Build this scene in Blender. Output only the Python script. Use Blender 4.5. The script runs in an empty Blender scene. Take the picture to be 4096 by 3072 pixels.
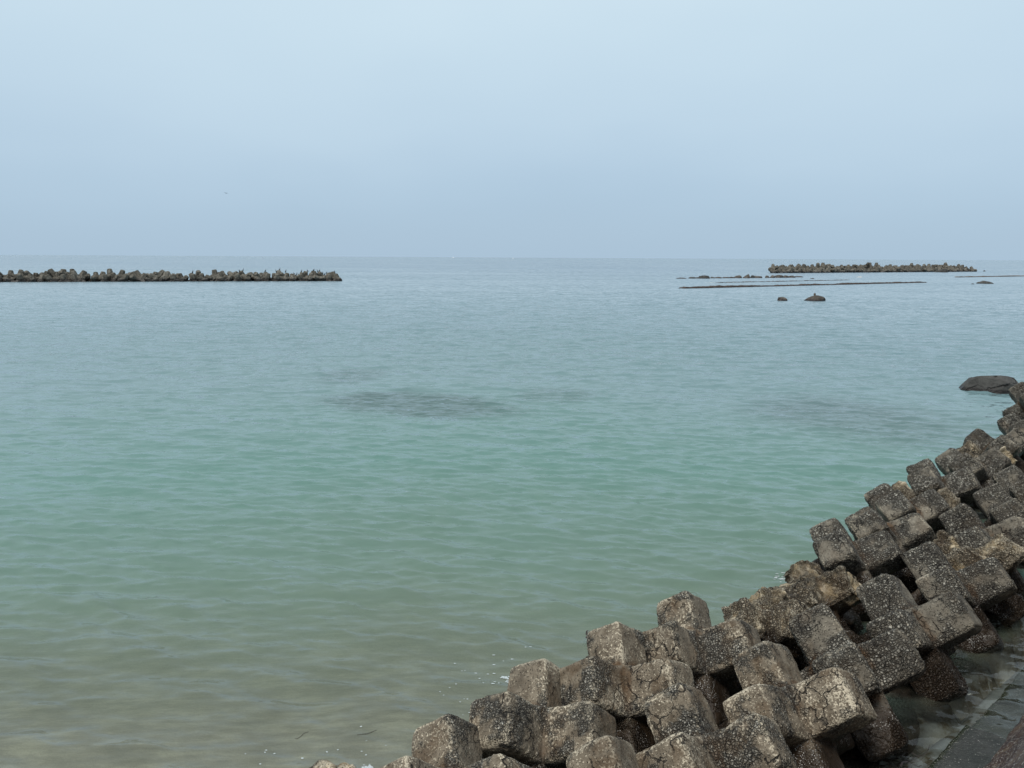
import bpy, bmesh, math, random
import numpy as np
from mathutils import Vector, Matrix
from mathutils.bvhtree import BVHTree

random.seed(7); rng = np.random.default_rng(7)
scene = bpy.context.scene
col = scene.collection
R = math.radians

# ---------------------------------------------------------------- camera
IW, IH = 4096, 3072                      # pixel grid that the measured points refer to
HFOV = R(67.3); EYE = 5.0
FPX = (IW/2)/math.tan(HFOV/2)
PITCH = math.atan((1536-1030)/FPX); ROLL = R(0.31)
fwd = np.array([0, math.cos(PITCH), -math.sin(PITCH)])
up0 = np.array([0, math.sin(PITCH), math.cos(PITCH)]); r0 = np.array([1.0, 0, 0])
rgt = math.cos(ROLL)*r0 + math.sin(ROLL)*up0
upv = -math.sin(ROLL)*r0 + math.cos(ROLL)*up0
cam_data = bpy.data.cameras.new('camera'); cam = bpy.data.objects.new('camera', cam_data); col.objects.link(cam)
cam_data.sensor_width = 36; cam_data.angle = HFOV; cam_data.clip_start = 0.1; cam_data.clip_end = 90000
M = Matrix(((rgt[0], upv[0], -fwd[0], 0), (rgt[1], upv[1], -fwd[1], 0), (rgt[2], upv[2], -fwd[2], EYE), (0, 0, 0, 1)))
cam.matrix_world = M
scene.camera = cam

def ray(px, py):
    d = fwd + rgt*(px-IW/2)/FPX - upv*(py-IH/2)/FPX
    return d/np.linalg.norm(d)
def at(px, py, z=0.0):                   # world point at height z seen at that pixel
    d = ray(px, py); return np.array([0, 0, EYE]) + d*(z-EYE)/d[2]

# ---------------------------------------------------------------- sky, sun, exposure
SUN_EL, SUN_AZ = R(57), R(-138)           # azimuth from +Y, negative = to the left
world = bpy.data.worlds.new("World"); scene.world = world; world.use_nodes = True
nt = world.node_tree; nt.nodes.clear()
def wn(t): return nt.nodes.new(t)
out = wn('ShaderNodeOutputWorld'); mix = wn('ShaderNodeMixShader')
sky = wn('ShaderNodeTexSky'); sky.sky_type = 'NISHITA'; sky.sun_disc = False
sky.sun_elevation = SUN_EL; sky.sun_rotation = SUN_AZ; sky.air_density = 1.0; sky.dust_density = 1.5
bg1 = wn('ShaderNodeBackground'); bg1.inputs['Strength'].default_value = 0.08
nt.links.new(sky.outputs[0], bg1.inputs['Color'])
tc = wn('ShaderNodeTexCoord'); sep = wn('ShaderNodeSeparateXYZ'); nt.links.new(tc.outputs['Generated'], sep.inputs[0])
ramp = wn('ShaderNodeValToRGB')          # thin high cloud veil over the clear sky
cr = ramp.color_ramp; cr.interpolation = 'B_SPLINE'
cr.elements[0].position = 0.0; cr.elements[0].color = (.41, .55, .685, 1)
cr.elements[1].position = 1.0; cr.elements[1].color = (.74, .86, .96, 1)
for p, c in ((.06, (.42, .57, .715)), (.16, (.52, .67, .80)), (.32, (.63, .79, .885)), (.55, (.74, .86, .95))):
    e = cr.elements.new(p); e.color = (*c, 1)
nmap = wn('ShaderNodeMapping'); nmap.inputs['Scale'].default_value = (1.6, 1.6, 4.0)
nt.links.new(tc.outputs['Generated'], nmap.inputs[0])
nz = wn('ShaderNodeTexNoise'); nz.inputs['Scale'].default_value = 1.3; nz.inputs['Detail'].default_value = 3
nt.links.new(nmap.outputs[0], nz.inputs['Vector'])
sc1 = wn('ShaderNodeMath'); sc1.operation = 'MULTIPLY_ADD'; sc1.inputs[1].default_value = 0.15; sc1.inputs[2].default_value = -0.075
nt.links.new(nz.outputs[0], sc1.inputs[0])
ad = wn('ShaderNodeMath'); ad.operation = 'ADD'; ad.use_clamp = True
nt.links.new(sep.outputs['Z'], ad.inputs[0]); nt.links.new(sc1.outputs[0], ad.inputs[1])
nt.links.new(ad.outputs[0], ramp.inputs[0])
bg2 = wn('ShaderNodeBackground'); bg2.inputs['Strength'].default_value = 1.035
nt.links.new(ramp.outputs[0], bg2.inputs['Color'])
mix.inputs[0].default_value = 0.93
nt.links.new(bg1.outputs[0], mix.inputs[1]); nt.links.new(bg2.outputs[0], mix.inputs[2]); nt.links.new(mix.outputs[0], out.inputs[0])

sd = bpy.data.lights.new('sun', 'SUN'); sd.energy = 2.3; sd.angle = R(14); sd.color = (1.0, .95, .87)
so = bpy.data.objects.new('sun', sd); col.objects.link(so)
sdir = Vector((math.cos(SUN_EL)*math.sin(SUN_AZ), math.cos(SUN_EL)*math.cos(SUN_AZ), math.sin(SUN_EL)))
so.rotation_euler = sdir.to_track_quat('Z', 'Y').to_euler(); so.location = sdir*80
vs = scene.view_settings; vs.view_transform = 'Standard'; vs.look = 'None'; vs.exposure = 0.0; vs.gamma = 1.0
scene.cycles.transparent_max_bounces = 12; scene.cycles.max_bounces = 8
scene.cycles.sample_clamp_indirect = 4.0

# ---------------------------------------------------------------- helpers
def tag(o, label=None, cat=None, group=None, kind=None):
    if label: o['label'] = label
    if cat: o['category'] = cat
    if group: o['group'] = group
    if kind: o['kind'] = kind
    return o
def mesh_np(name, V, F, mat=None, smooth=True, attrs=None, parent=None):
    """V n x 3, F m x k (uniform) -> one mesh object."""
    V = np.asarray(V, dtype=np.float32); F = np.asarray(F, dtype=np.int32)
    me = bpy.data.meshes.new(name); n, k = F.shape
    me.vertices.add(len(V)); me.vertices.foreach_set('co', V.ravel())
    me.loops.add(n*k); me.loops.foreach_set('vertex_index', F.ravel())
    me.polygons.add(n); me.polygons.foreach_set('loop_start', np.arange(0, n*k, k, dtype=np.int32))
    me.polygons.foreach_set('loop_total', np.full(n, k, dtype=np.int32))
    me.polygons.foreach_set('use_smooth', np.full(n, smooth, dtype=bool))
    me.update(calc_edges=True); me.validate()
    for an, arr in (attrs or {}).items():
        a = me.attributes.new(an, 'FLOAT', 'POINT'); a.data.foreach_set('value', np.asarray(arr, dtype=np.float32))
    o = bpy.data.objects.new(name, me); col.objects.link(o)
    if mat: me.materials.append(mat)
    if parent: o.parent = parent
    return o
def bm_obj(name, bm, mat=None, smooth=False, parent=None):
    me = bpy.data.meshes.new(name); bm.normal_update(); bm.to_mesh(me); bm.free()
    if smooth:
        for p in me.polygons: p.use_smooth = True
    o = bpy.data.objects.new(name, me); col.objects.link(o)
    if mat: me.materials.append(mat)
    if parent: o.parent = parent
    return o

def _hash(ix, iy, iz, seed):
    h = (ix.astype(np.uint32)*np.uint32(374761393) + iy.astype(np.uint32)*np.uint32(668265263)
         + iz.astype(np.uint32)*np.uint32(2147483647) + np.uint32(seed)*np.uint32(1274126177))
    h = (h ^ (h >> np.uint32(13)))*np.uint32(1274126177)
    h = (h ^ (h >> np.uint32(15)))*np.uint32(2246822519)
    return (h ^ (h >> np.uint32(16))).astype(np.float64)/4294967295.0
def vnoise(P, scale, seed=0):            # value noise in -1..1
    Q = P*scale + 100.0; I = np.floor(Q).astype(np.int64); f = Q-I; f = f*f*f*(f*(f*6-15)+10)
    r = 0
    for dx in (0, 1):
        for dy in (0, 1):
            for dz in (0, 1):
                w = (f[:, 0] if dx else 1-f[:, 0])*(f[:, 1] if dy else 1-f[:, 1])*(f[:, 2] if dz else 1-f[:, 2])
                r = r + w*_hash(I[:, 0]+dx, I[:, 1]+dy, I[:, 2]+dz, seed)
    return r*2-1
def fbm(P, scale, seed=0, oct=4, gain=.5):
    a, r, t = 1.0, 0, 0
    for k in range(oct):
        r = r + a*vnoise(P, scale*2.03**k, seed+k*17); t += a; a *= gain
    return r/t
def worley(P, scale, seed=0):            # distance to nearest, second nearest, cell random
    Q = P*scale + 50.0; I = np.floor(Q).astype(np.int64)
    d1 = np.full(len(P), 9.0); d2 = np.full(len(P), 9.0); cid = np.zeros(len(P))
    for dx in (-1, 0, 1):
        for dy in (-1, 0, 1):
            for dz in (-1, 0, 1):
                J = I + np.array([dx, dy, dz])
                c = np.stack([_hash(J[:, 0], J[:, 1], J[:, 2], seed+s) for s in (1, 2, 3)], 1) + J
                d = np.linalg.norm(Q-c, axis=1); rid = _hash(J[:, 0], J[:, 1], J[:, 2], seed+9)
                m1 = d < d1; d2 = np.where(m1, d1, np.minimum(d2, d)); cid = np.where(m1, rid, cid); d1 = np.where(m1, d, d1)
    return d1, d2, cid
def vnormals(V, F):
    a, b, c = V[F[:, 0]], V[F[:, 1]], V[F[:, 2]]
    n = np.cross(b-a, c-a)
    if F.shape[1] == 4: n = n + np.cross(c-a, V[F[:, 3]]-a)
    N = np.zeros_like(V)
    for k in range(F.shape[1]):
        for ax in range(3): N[:, ax] += np.bincount(F[:, k], weights=n[:, ax], minlength=len(V))
    return N/np.maximum(np.linalg.norm(N, axis=1, keepdims=True), 1e-12)

# ---------------------------------------------------------------- node helper
class NT:
    def __init__(s, name):
        s.m = bpy.data.materials.new(name); s.m.use_nodes = True; s.t = s.m.node_tree; s.t.nodes.clear()
        s.out = s.t.nodes.new('ShaderNodeOutputMaterial')
    def n(s, t, ins=None, **kw):
        x = s.t.nodes.new(t)
        for k, v in kw.items(): setattr(x, k, v)
        for k, v in (ins or {}).items():
            if isinstance(v, bpy.types.NodeSocket): s.t.links.new(v, x.inputs[k])
            else: x.inputs[k].default_value = v
        return x
    def math(s, op, a, b=0.0, c=0.0, clamp=False):
        return s.n('ShaderNodeMath', {0: a, 1: b, 2: c}, operation=op, use_clamp=clamp).outputs[0]
    def mix(s, f, a, b):
        x = s.n('ShaderNodeMix', {}, data_type='RGBA')
        for i, v in ((0, f), (6, a), (7, b)):
            if isinstance(v, bpy.types.NodeSocket): s.t.links.new(v, x.inputs[i])
            else: x.inputs[i].default_value = v if i == 0 else (*v, 1)[:4]
        return x.outputs[2]
    def step(s, v, a, b):                # smooth 0..1 between a and b
        return s.n('ShaderNodeMapRange', {0: v, 1: a, 2: b, 3: 0.0, 4: 1.0}, interpolation_type='SMOOTHSTEP', clamp=True).outputs[0]
    def noise(s, vec, scale, detail=4, rough=.55):
        return s.n('ShaderNodeTexNoise', {'Vector': vec, 'Scale': scale, 'Detail': detail, 'Roughness': rough})
    def ramp(s, v, stops, interp='LINEAR'):
        x = s.n('ShaderNodeValToRGB', {0: v}); c = x.color_ramp; c.interpolation = interp
        c.elements[0].position, c.elements[0].color = stops[0][0], (*stops[0][1], 1)
        c.elements[1].position, c.elements[1].color = stops[-1][0], (*stops[-1][1], 1)
        for p, k in stops[1:-1]: c.elements.new(p).color = (*k, 1)
        return x.outputs[0]
    def done(s, bsdf): s.t.links.new(bsdf, s.out.inputs[0]); return s.m

def block_material(name, kind):
    """weathered sea block: old concrete, lichen and barnacle speckle, exposed aggregate, tide band near the water"""
    g = NT(name)
    tcn = g.n('ShaderNodeTexCoord'); info = g.n('ShaderNodeObjectInfo')
    off = g.math('MULTIPLY', info.outputs['Random'], 57.0)
    v = g.n('ShaderNodeVectorMath', {0: tcn.outputs['Object'], 1: g.n('ShaderNodeCombineXYZ', {0: off, 1: off, 2: off}).outputs[0]}, operation='ADD').outputs[0]
    geo = g.n('ShaderNodeNewGeometry'); z = g.n('ShaderNodeSeparateXYZ', {0: geo.outputs['Position']}).outputs[2]
    ridge = g.n('ShaderNodeAttribute', attribute_name='ridge').outputs['Fac']
    seam = g.n('ShaderNodeAttribute', attribute_name='seam').outputs['Fac']
    rough_area = g.n('ShaderNodeAttribute', attribute_name='worn').outputs['Fac']
    n1 = g.noise(v, 3.2, 5).outputs[0]; n2 = g.noise(v, 9.0, 6, .62).outputs[0]; n3 = g.noise(v, 46.0, 4, .6).outputs[0]; n4 = g.noise(v, 100, 3, .6).outputs[0]
    if kind == 'broken':
        base = g.ramp(g.math('ADD', g.math('MULTIPLY', n2, .6), g.math('MULTIPLY', n1, .4)), ((.30, (.050, .034, .020)), (.42, (.165, .118, .064)), (.51, (.33, .255, .155)), (.62, (.60, .52, .39))))
        dens = .50
    elif kind == 'pebble':
        base = g.ramp(n2, ((.3, (.086, .074, .057)), (.55, (.190, .166, .129)), (.75, (.285, .252, .198))))
        dens = .56
    else:
        base = g.ramp(n2, ((.28, (.074, .055, .036)), (.5, (.168, .135, .096)), (.72, (.262, .217, .160))))
        dens = .52
    height = g.math('MULTIPLY', n3, .5)
    # exposed stones
    vor = g.n('ShaderNodeTexVoronoi', {'Vector': g.n('ShaderNodeVectorMath', {0: v, 1: g.n('ShaderNodeVectorMath', {0: g.noise(v, 14, 2).outputs['Color'], 1: (.03, .03, .03)}, operation='MULTIPLY').outputs[0]}, operation='ADD').outputs[0],
                                       'Scale': 33.0 if kind == 'pebble' else 40.0, 'Randomness': .95}, feature='F1')
    edge = g.n('ShaderNodeTexVoronoi', {'Vector': vor.inputs['Vector'].links[0].from_socket, 'Scale': 33.0 if kind == 'pebble' else 40.0, 'Randomness': .95}, feature='DISTANCE_TO_EDGE')
    cellv = g.n('ShaderNodeSeparateColor', {0: vor.outputs['Color']}).outputs[0]
    stone = g.ramp(cellv, ((.0, (.062, .056, .047)), (.35, (.140, .128, .107)), (.65, (.245, .226, .190)), (.88, (.36, .335, .28)), (1, (.50, .47, .40))))
    if kind == 'broken': stone = g.ramp(cellv, ((.0, (.060, .046, .030)), (.4, (.15, .115, .075)), (.75, (.26, .205, .14)), (1, (.46, .40, .31))))
    gap = g.step(edge.outputs['Distance'], .015, .11)
    stone = g.mix(gap, (.046, .037, .027), stone)
    lo = {'pebble': (.47, .63), 'broken': (.56, .72), 'pitted': (.63, .74)}[kind]
    area = g.step(g.math('ADD', g.noise(v, 2.6, 4, .6).outputs[0], g.math('MULTIPLY', rough_area, .22)), *lo)
    c = g.mix(g.math('MULTIPLY', area, .92), base, stone)
    height = g.math('ADD', height, g.math('MULTIPLY', g.math('MULTIPLY', area, g.step(edge.outputs['Distance'], 0, .25)), 1.5))
    # pale barnacle and lichen speckle, thickest along worn ridges
    cover = g.math('ADD', g.math('MULTIPLY', ridge, .17), g.math('MULTIPLY', g.math('SUBTRACT', g.noise(v, 2.1, 3).outputs[0], .5), .42))
    spk = g.step(g.math('ADD', g.math('ADD', g.math('MULTIPLY', n3, .75), g.math('MULTIPLY', n4, .25)), cover), dens+.05, dens+.11)
    pale = g.mix(n4, (.44, .37, .265), (.70, .615, .47))
    c = g.mix(g.math('MULTIPLY', spk, .85 if kind != 'pebble' else .5), c, pale)
    c = g.mix(g.step(g.noise(v, 1.7, 3).outputs[0], .50, .36), c, g.mix(.45, c, (.085, .070, .052)))       # duller patches
    # dark pits
    pit = g.step(g.noise(v, 62, 3, .6).outputs[0], .40, .33)
    c = g.mix(g.math('MULTIPLY', pit, .75), c, (.022, .018, .014))
    # fine cracks
    crk = g.n('ShaderNodeTexVoronoi', {'Vector': g.n('ShaderNodeVectorMath', {0: v, 1: g.n('ShaderNodeVectorMath', {0: g.noise(v, 6, 4).outputs['Color'], 1: (.3, .3, .3)}, operation='MULTIPLY').outputs[0]}, operation='ADD').outputs[0], 'Scale': 4.2}, feature='DISTANCE_TO_EDGE').outputs['Distance']
    crack = g.math('MULTIPLY', g.step(crk, .035, .008), g.step(g.noise(v, 2.3, 2).outputs[0], .48, .58))
    c = g.mix(g.math('MULTIPLY', crack, .9), c, (.014, .011, .009))
    # rust and algae brown running down the joints
    rust = g.math('MULTIPLY', g.step(g.math('ADD', g.math('MULTIPLY', seam, .62), g.math('MULTIPLY', g.math('SUBTRACT', g.math('ADD', g.math('MULTIPLY', n1, .6), g.math('MULTIPLY', n2, .4)), .5), 2.6)), .35, .95), g.n('ShaderNodeMapRange', {0: info.outputs['Random'], 3: .5, 4: .95}).outputs[0])
    c = g.mix(rust, c, g.mix(n3, (.045, .026, .013), (.150, .080, .036)))
    c = g.mix(g.math('MULTIPLY', g.step(n1, .50, .66), .25 if kind == 'pebble' else .5), c, (.090, .052, .024))
    # tide band
    zz = g.math('ADD', z, g.math('MULTIPLY', g.math('SUBTRACT', n1, .5), .34))
    wet = g.step(zz, .74, .50)
    weed = g.mix(g.noise(v, 20, 4).outputs[0], (.012, .008, .005), (.042, .025, .014))
    c = g.mix(g.math('MULTIPLY', wet, .93), c, weed)
    barn = g.n('ShaderNodeTexVoronoi', {'Vector': v, 'Scale': 62.0}, feature='F1')
    bmask = g.math('MULTIPLY', g.step(barn.outputs['Distance'], .40, .26), g.step(g.n('ShaderNodeSeparateColor', {0: barn.outputs['Color']}).outputs[1], .35, .45))
    bpatch = g.math('MULTIPLY', g.step(g.noise(v, 3.0, 4).outputs[0], .52, .60), g.step(zz, .0, .10))
    bz = g.math('MULTIPLY', g.math('MULTIPLY', bmask, bpatch), wet)
    c = g.mix(bz, c, (.60, .57, .53))
    height = g.math('SUBTRACT', g.math('ADD', height, g.math('MULTIPLY', bz, .8)), g.math('ADD', g.math('MULTIPLY', pit, .5), g.math('MULTIPLY', crack, 2.0)))
    rgh = g.n('ShaderNodeMapRange', {0: wet, 3: .88, 4: .30}).outputs[0]
    bump = g.n('ShaderNodeBump', {'Height': height, 'Strength': 1.0, 'Distance': .028})
    b = g.n('ShaderNodeBsdfPrincipled', {'Base Color': c, 'Roughness': rgh, 'Normal': bump.outputs[0], 'Specular IOR Level': .35})
    return g.done(b.outputs[0])

MAT_PITTED = block_material('weathered_concrete', 'pitted')
MAT_PEBBLE = block_material('exposed_aggregate', 'pebble')
MAT_BROKEN = block_material('broken_concrete', 'broken')

def stone_material(name, dark, mid, light, wet_z=.25, scale=1.0, wetcol=(.018, .014, .012)):
    g = NT(name); tcn = g.n('ShaderNodeTexCoord'); info = g.n('ShaderNodeObjectInfo')
    off = g.math('MULTIPLY', info.outputs['Random'], 57.0)
    v = g.n('ShaderNodeVectorMath', {0: tcn.outputs['Object'], 1: g.n('ShaderNodeCombineXYZ', {0: off, 1: off, 2: off}).outputs[0]}, operation='ADD').outputs[0]
    z = g.n('ShaderNodeSeparateXYZ', {0: g.n('ShaderNodeNewGeometry').outputs['Position']}).outputs[2]
    n2 = g.noise(v, 2.4*scale, 7, .65).outputs[0]; n3 = g.noise(v, 18*scale, 5, .6).outputs[0]
    tint = g.n('ShaderNodeMapRange', {0: info.outputs['Random'], 3: -.07, 4: .07}).outputs[0]
    c = g.ramp(g.math('ADD', g.math('ADD', g.math('MULTIPLY', n2, .7), g.math('MULTIPLY', n3, .3)), tint), ((.32, dark), (.5, mid), (.68, light)))
    zz = g.math('ADD', z, g.math('MULTIPLY', g.math('SUBTRACT', n2, .5), wet_z*1.2))
    wet = g.step(zz, wet_z*1.25, wet_z*.6)
    c = g.mix(g.math('MULTIPLY', wet, .92), c, wetcol)
    cv_ = g.n('ShaderNodeVectorMath', {0: v, 1: g.n('ShaderNodeVectorMath', {0: g.noise(v, 2.2*scale, 4).outputs['Color'], 1: (.5, .5, .5)}, operation='MULTIPLY').outputs[0]}, operation='ADD').outputs[0]
    crk = g.math('MULTIPLY', g.step(g.n('ShaderNodeTexVoronoi', {'Vector': cv_, 'Scale': 1.1*scale}, feature='DISTANCE_TO_EDGE').outputs['Distance'], .035, .010), g.step(g.noise(v, .9*scale, 2).outputs[0], .46, .56))
    c = g.mix(g.math('MULTIPLY', crk, .9), c, (.006, .005, .004))
    bump = g.n('ShaderNodeBump', {'Height': g.math('SUBTRACT', g.math('ADD', n2, g.math('MULTIPLY', n3, .4)), crk), 'Strength': .8, 'Distance': .09/scale})
    b = g.n('ShaderNodeBsdfPrincipled', {'Base Color': c, 'Roughness': g.n('ShaderNodeMapRange', {0: wet, 3: .9, 4: .35}).outputs[0], 'Normal': bump.outputs[0], 'Specular IOR Level': .3})
    return g.done(b.outputs[0])
MAT_TETRA = stone_material('old_breakwater_concrete', (.052, .046, .036), (.120, .108, .087), (.205, .186, .154), .62, .9)
MAT_ROCK = stone_material('dark_sea_rock', (.038, .036, .033), (.066, .063, .058), (.10, .096, .088), .13, 1.0)
MAT_FARROCK = stone_material('brown_sea_rock', (.045, .038, .032), (.085, .072, .060), (.17, .145, .12), .22, .7, (.03, .019, .016))
MAT_WEEDROCK = stone_material('weed_covered_stone', (.014, .010, .007), (.040, .028, .018), (.085, .060, .040), .05, 2.2, (.022, .013, .010))
MAT_SILL = stone_material('weedy_concrete', (.040, .026, .020), (.075, .052, .040), (.34, .29, .23), .14, 1.4, (.030, .014, .011))

def plain(name, c, rough=.6, var=.0, scale=8):
    g = NT(name); tcn = g.n('ShaderNodeTexCoord')
    n = g.noise(tcn.outputs['Object'], scale, 4).outputs[0]
    cc = g.mix(n, tuple(x*(1-var) for x in c), tuple(min(1, x*(1+var)) for x in c))
    return g.done(g.n('ShaderNodeBsdfPrincipled', {'Base Color': cc, 'Roughness': rough}).outputs[0])

# ---------------------------------------------------------------- where each near block lies: (x, y, z, tilt, tilt, turn), label, kind, seed, chipping, broken legs
BLOCKS = [
 ((-1.358, 5.229, .30, 0, 0, .314), 'brown block showing only a low tip at the bottom edge, leftmost of the shore pile', 'broken', 1, 1.0),
 ((-.494, 5.604, .492, -.077, .042, .145), 'brown block with a cream ridge standing in the sandy water, left of the foam', 'pitted', 2, .6),
 ((.253, 6.583, .45, .014, .138, .029), 'big rounded block with a rusty joint and a white patch on its right leg', 'pitted', 3, .6),
 ((1.138, 7.214, .527, .086, .002, .030), 'neat brown block with thin pale seam lines where its three legs meet', 'pitted', 4, .5),
 ((2.059, 7.998, .516, .062, -.007, .081), 'cracked grey block with a chipped rounded far leg, just left of the broken cream block', 'pitted', 5, 1.4),
 ((3.20, 8.848, .364, -.11, -.041, -.368), 'crumbling cream and ochre block with a hollow broken leg at the water edge', 'broken', 6, 1.5, ((0, 1, .8), (1, 1, .72), (2, 1, .75))),
 ((4.10, 9.70, .40, -.06, -.12, .08), 'ragged tan block broken into jagged lumps, just behind the crumbling cream one', 'broken', 7, 1.4, ((0, 1, .75), (1, 1, .65), (2, 1, .8))),
 ((4.963, 10.731, .499, -.069, .049, .206), 'tall tilted block whose long straight leg rises against the water beyond the ragged tan one', 'pebble', 8, .6),
 ((5.859, 11.524, .485, -.244, .067, .167), 'dark weedy block with a rough round head behind the tall tilted block', 'pebble', 9, 1.6),
 ((6.698, 12.58, .521, -.138, .029, .313), 'speckled grey block with two clean square legs, halfway along the seaward row', 'pebble', 10, .3),
 ((7.42, 13.35, .28, .05, .1, .9), 'low dark mussel-covered block sunk between two speckled grey blocks on the water side', 'broken', 11, 1.6),
 ((8.077, 14.082, .534, .002, .05, .056), 'large speckled block with a sharp left corner and a black hollow under its right leg', 'pebble', 12, .3),
 ((9.319, 15.031, .586, -.119, -.111, .353), 'wide flat-topped speckled block whose right slab ends in a clean pale underside', 'pebble', 13, .5),
 ((10.25, 16.2, .42, .1, .1, .8), 'dark knobbly block with a round rough hump against the water near the right edge', 'broken', 14, 1.6),
 ((11.308, 17.374, .458, -.011, -.076, .656), 'grey block with a white stain on top, just beyond the knobbly hump', 'pebble', 15, 1.2),
 ((12.939, 18.881, .5, 0, 0, .314), 'grey block with a square cracked head against the blue water at the right edge', 'pebble', 16, .8),
 ((15.1, 21.9, .80, .05, 0, .314), 'farthest shore block, cut by the right edge beside the lone dark boulder', 'pebble', 17, .8),
 ((.922, 5.303, .5, 0, 0, .314), 'block showing one pale speckled leg at the bottom edge, left of the dark stained block', 'pitted', 18, .7),
 ((1.704, 6.079, .511, .013, -.057, .285), 'dark stained block with a cracked crusty leg and rusty seam, lowest in the landward row', 'pitted', 19, 1.2),
 ((2.72, 6.829, .539, .038, -.153, .133), 'evenly speckled grey block with crisp edges and a red brown seam, overhanging the channel', 'pitted', 20, .25),
 ((3.562, 7.542, .593, .065, .092, .497), 'pebbly block with one leg broken to cream rubble, right of the biggest black hollow', 'pebble', 21, 1.2, ((1, 1, .72),)),
 ((4.87, 8.74, .45, .14, -.17, .22), 'pebbly block with a long grey leg and a tan broken stub in front', 'pebble', 22, 1.2, ((1, 1, .85),)),
 ((5.973, 9.831, .453, .083, -.045, .285), 'block crusted with big pale pebbles and a smooth black face on its right leg', 'pebble', 23, .4),
 ((6.74, 10.585, .427, -.144, -.167, .403), 'dull dark eroded block behind the big pale pebbles block', 'broken', 24, 1.0),
 ((7.35, 11.40, .50, .14, -.14, .231), 'brownish worn block with a smooth dark spot, behind the dull dark eroded block', 'pebble', 25, 1.0),
 ((8.566, 12.53, .5, .064, -.012, .315), 'pale speckled block with a smooth square slab sloping down to the right edge', 'pebble', 26, .3),
 ((9.689, 13.781, .5, 0, 0, .314), 'speckled block beyond the smooth square slab, cut by the right edge', 'pebble', 27, .5),
]
BLOCK_XY = [b[0][:2] for b in BLOCKS]

# ---------------------------------------------------------------- water depth model (metres, used by sea bed and sea)
ROW2_P, ROW2_D = np.array([1.70, 6.08]), np.array([.765, .644]); ROW2_N = np.array([ROW2_D[1], -ROW2_D[0]])     # N points to the wall
REEFS = []                               # (x, y, half length, half width, angle, crest depth)
def reef_px(x0, y0, x1, y1, wid, depth):
    a, b = at(x0, y0)[:2], at(x1, y1)[:2]; c = (a+b)/2; d = b-a
    REEFS.append((c[0], c[1], np.linalg.norm(d)/2, wid, math.atan2(d[1], d[0]), depth))
reef_px(1300, 1578, 2040, 1655, 2.5, 1.25)
reef_px(2900, 1630, 3860, 1672, 5.0, 1.7)
reef_px(2060, 1570, 2400, 1590, 1.8, 2.1)
reef_px(1260, 1500, 1540, 1508, 2.4, 2.2)
def chan_mask(X, Y):
    s = (X-ROW2_P[0])*ROW2_N[0] + (Y-ROW2_P[1])*ROW2_N[1]
    return np.clip((s-.15)/.5, 0, 1)
def depth(X, Y):
    P = np.stack([X, Y, np.zeros_like(X)], 1)
    w = Y + .10*X + 1.0*fbm(P, .16, 3, 3)*np.clip(Y/12, .6, 3)
    w = w + np.clip(X-3, 0, 60)*.9*np.clip((Y-17)/10, 0, 1) + np.clip(-X-1.5, 0, 60)*.34*np.clip((Y-6)/5, 0, 1)
    D = np.interp(w, [0, 5, 7.2, 9.0, 10.6, 12.5, 16, 22, 32, 60, 120, 400, 3000], [.55, .62, .74, 1.05, 1.5, 1.95, 2.5, 3.3, 4.6, 6.5, 9, 15, 40])
    ch = chan_mask(X, Y)*(np.hypot(X, Y) < 40)
    near = np.hypot(X, Y) < 26; dm = np.full(len(X), 9.0)
    for (bx, by) in BLOCK_XY: dm[near] = np.minimum(dm[near], np.hypot(X[near]-bx, Y[near]-by))
    ch = np.maximum(ch, np.clip((.80-dm)/.25, 0, 1))
    D = D*(1-ch) + ch*(.34 + .10*fbm(P, 1.3, 31, 4))
    wd = np.zeros_like(X); D0 = D.copy()
    for (cx, cy, hl, hw, a, dep) in REEFS:
        u = ((X-cx)*math.cos(a) + (Y-cy)*math.sin(a))/hl; v_ = (-(X-cx)*math.sin(a) + (Y-cy)*math.cos(a))/hw
        q = np.sqrt(u*u+v_*v_) + .35*fbm(P, 1.2/hw, 11, 4)
        k = np.clip((1.3-q)/.75, 0, 1); k = k*k*(3-2*k)
        D = D*(1-k) + np.minimum(D, dep)*k; wd = np.maximum(wd, k)
    return D, wd, ch, D0

def polar(r, half, na):
    th = np.linspace(-half, half, na); RR, TT = np.meshgrid(r, th, indexing='ij')
    X, Y = (RR*np.sin(TT)).ravel(), (RR*np.cos(TT)).ravel()
    n0, n1 = len(r), na; i = np.arange((n0-1)*(n1-1)); a = (i//(n1-1))*n1 + i % (n1-1)
    return X, Y, np.stack([a, a+1, a+n1+1, a+n1], 1), RR.ravel()

# sea bed
g = NT('sea_bed_sand'); geo = g.n('ShaderNodeNewGeometry'); pos = geo.outputs['Position']
weedf = g.n('ShaderNodeAttribute', attribute_name='weed').outputs['Fac']; chf = g.n('ShaderNodeAttribute', attribute_name='channel').outputs['Fac']
ns1 = g.noise(pos, 1.1, 6, .6).outputs[0]; ns2 = g.noise(pos, 5.5, 5, .6).outputs[0]
sand = g.ramp(g.math('ADD', g.math('MULTIPLY', ns1, .5), g.math('MULTIPLY', g.noise(g.n('ShaderNodeMapping', {0: pos, 'Scale': (1.6, 4.2, 1), 'Rotation': (0, 0, .25)}).outputs[0], 1, 5, .6).outputs[0], .5)), ((.38, (.19, .155, .12)), (.5, (.35, .30, .24)), (.60, (.58, .51, .41))))
rocky = g.ramp(g.math('ADD', g.math('MULTIPLY', ns2, .55), g.math('MULTIPLY', ns1, .45)), ((.36, (.016, .012, .008)), (.44, (.060, .048, .032)), (.50, (.14, .14, .138)), (.66, (.235, .24, .245))))  # dark rubble and pale stone; blue-grey tint paints in the channel's sky reflection
wcol = g.mix(ns2, (.010, .014, .020), (.034, .042, .052))
c = g.mix(chf, sand, rocky); c = g.mix(weedf, c, wcol)
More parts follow.
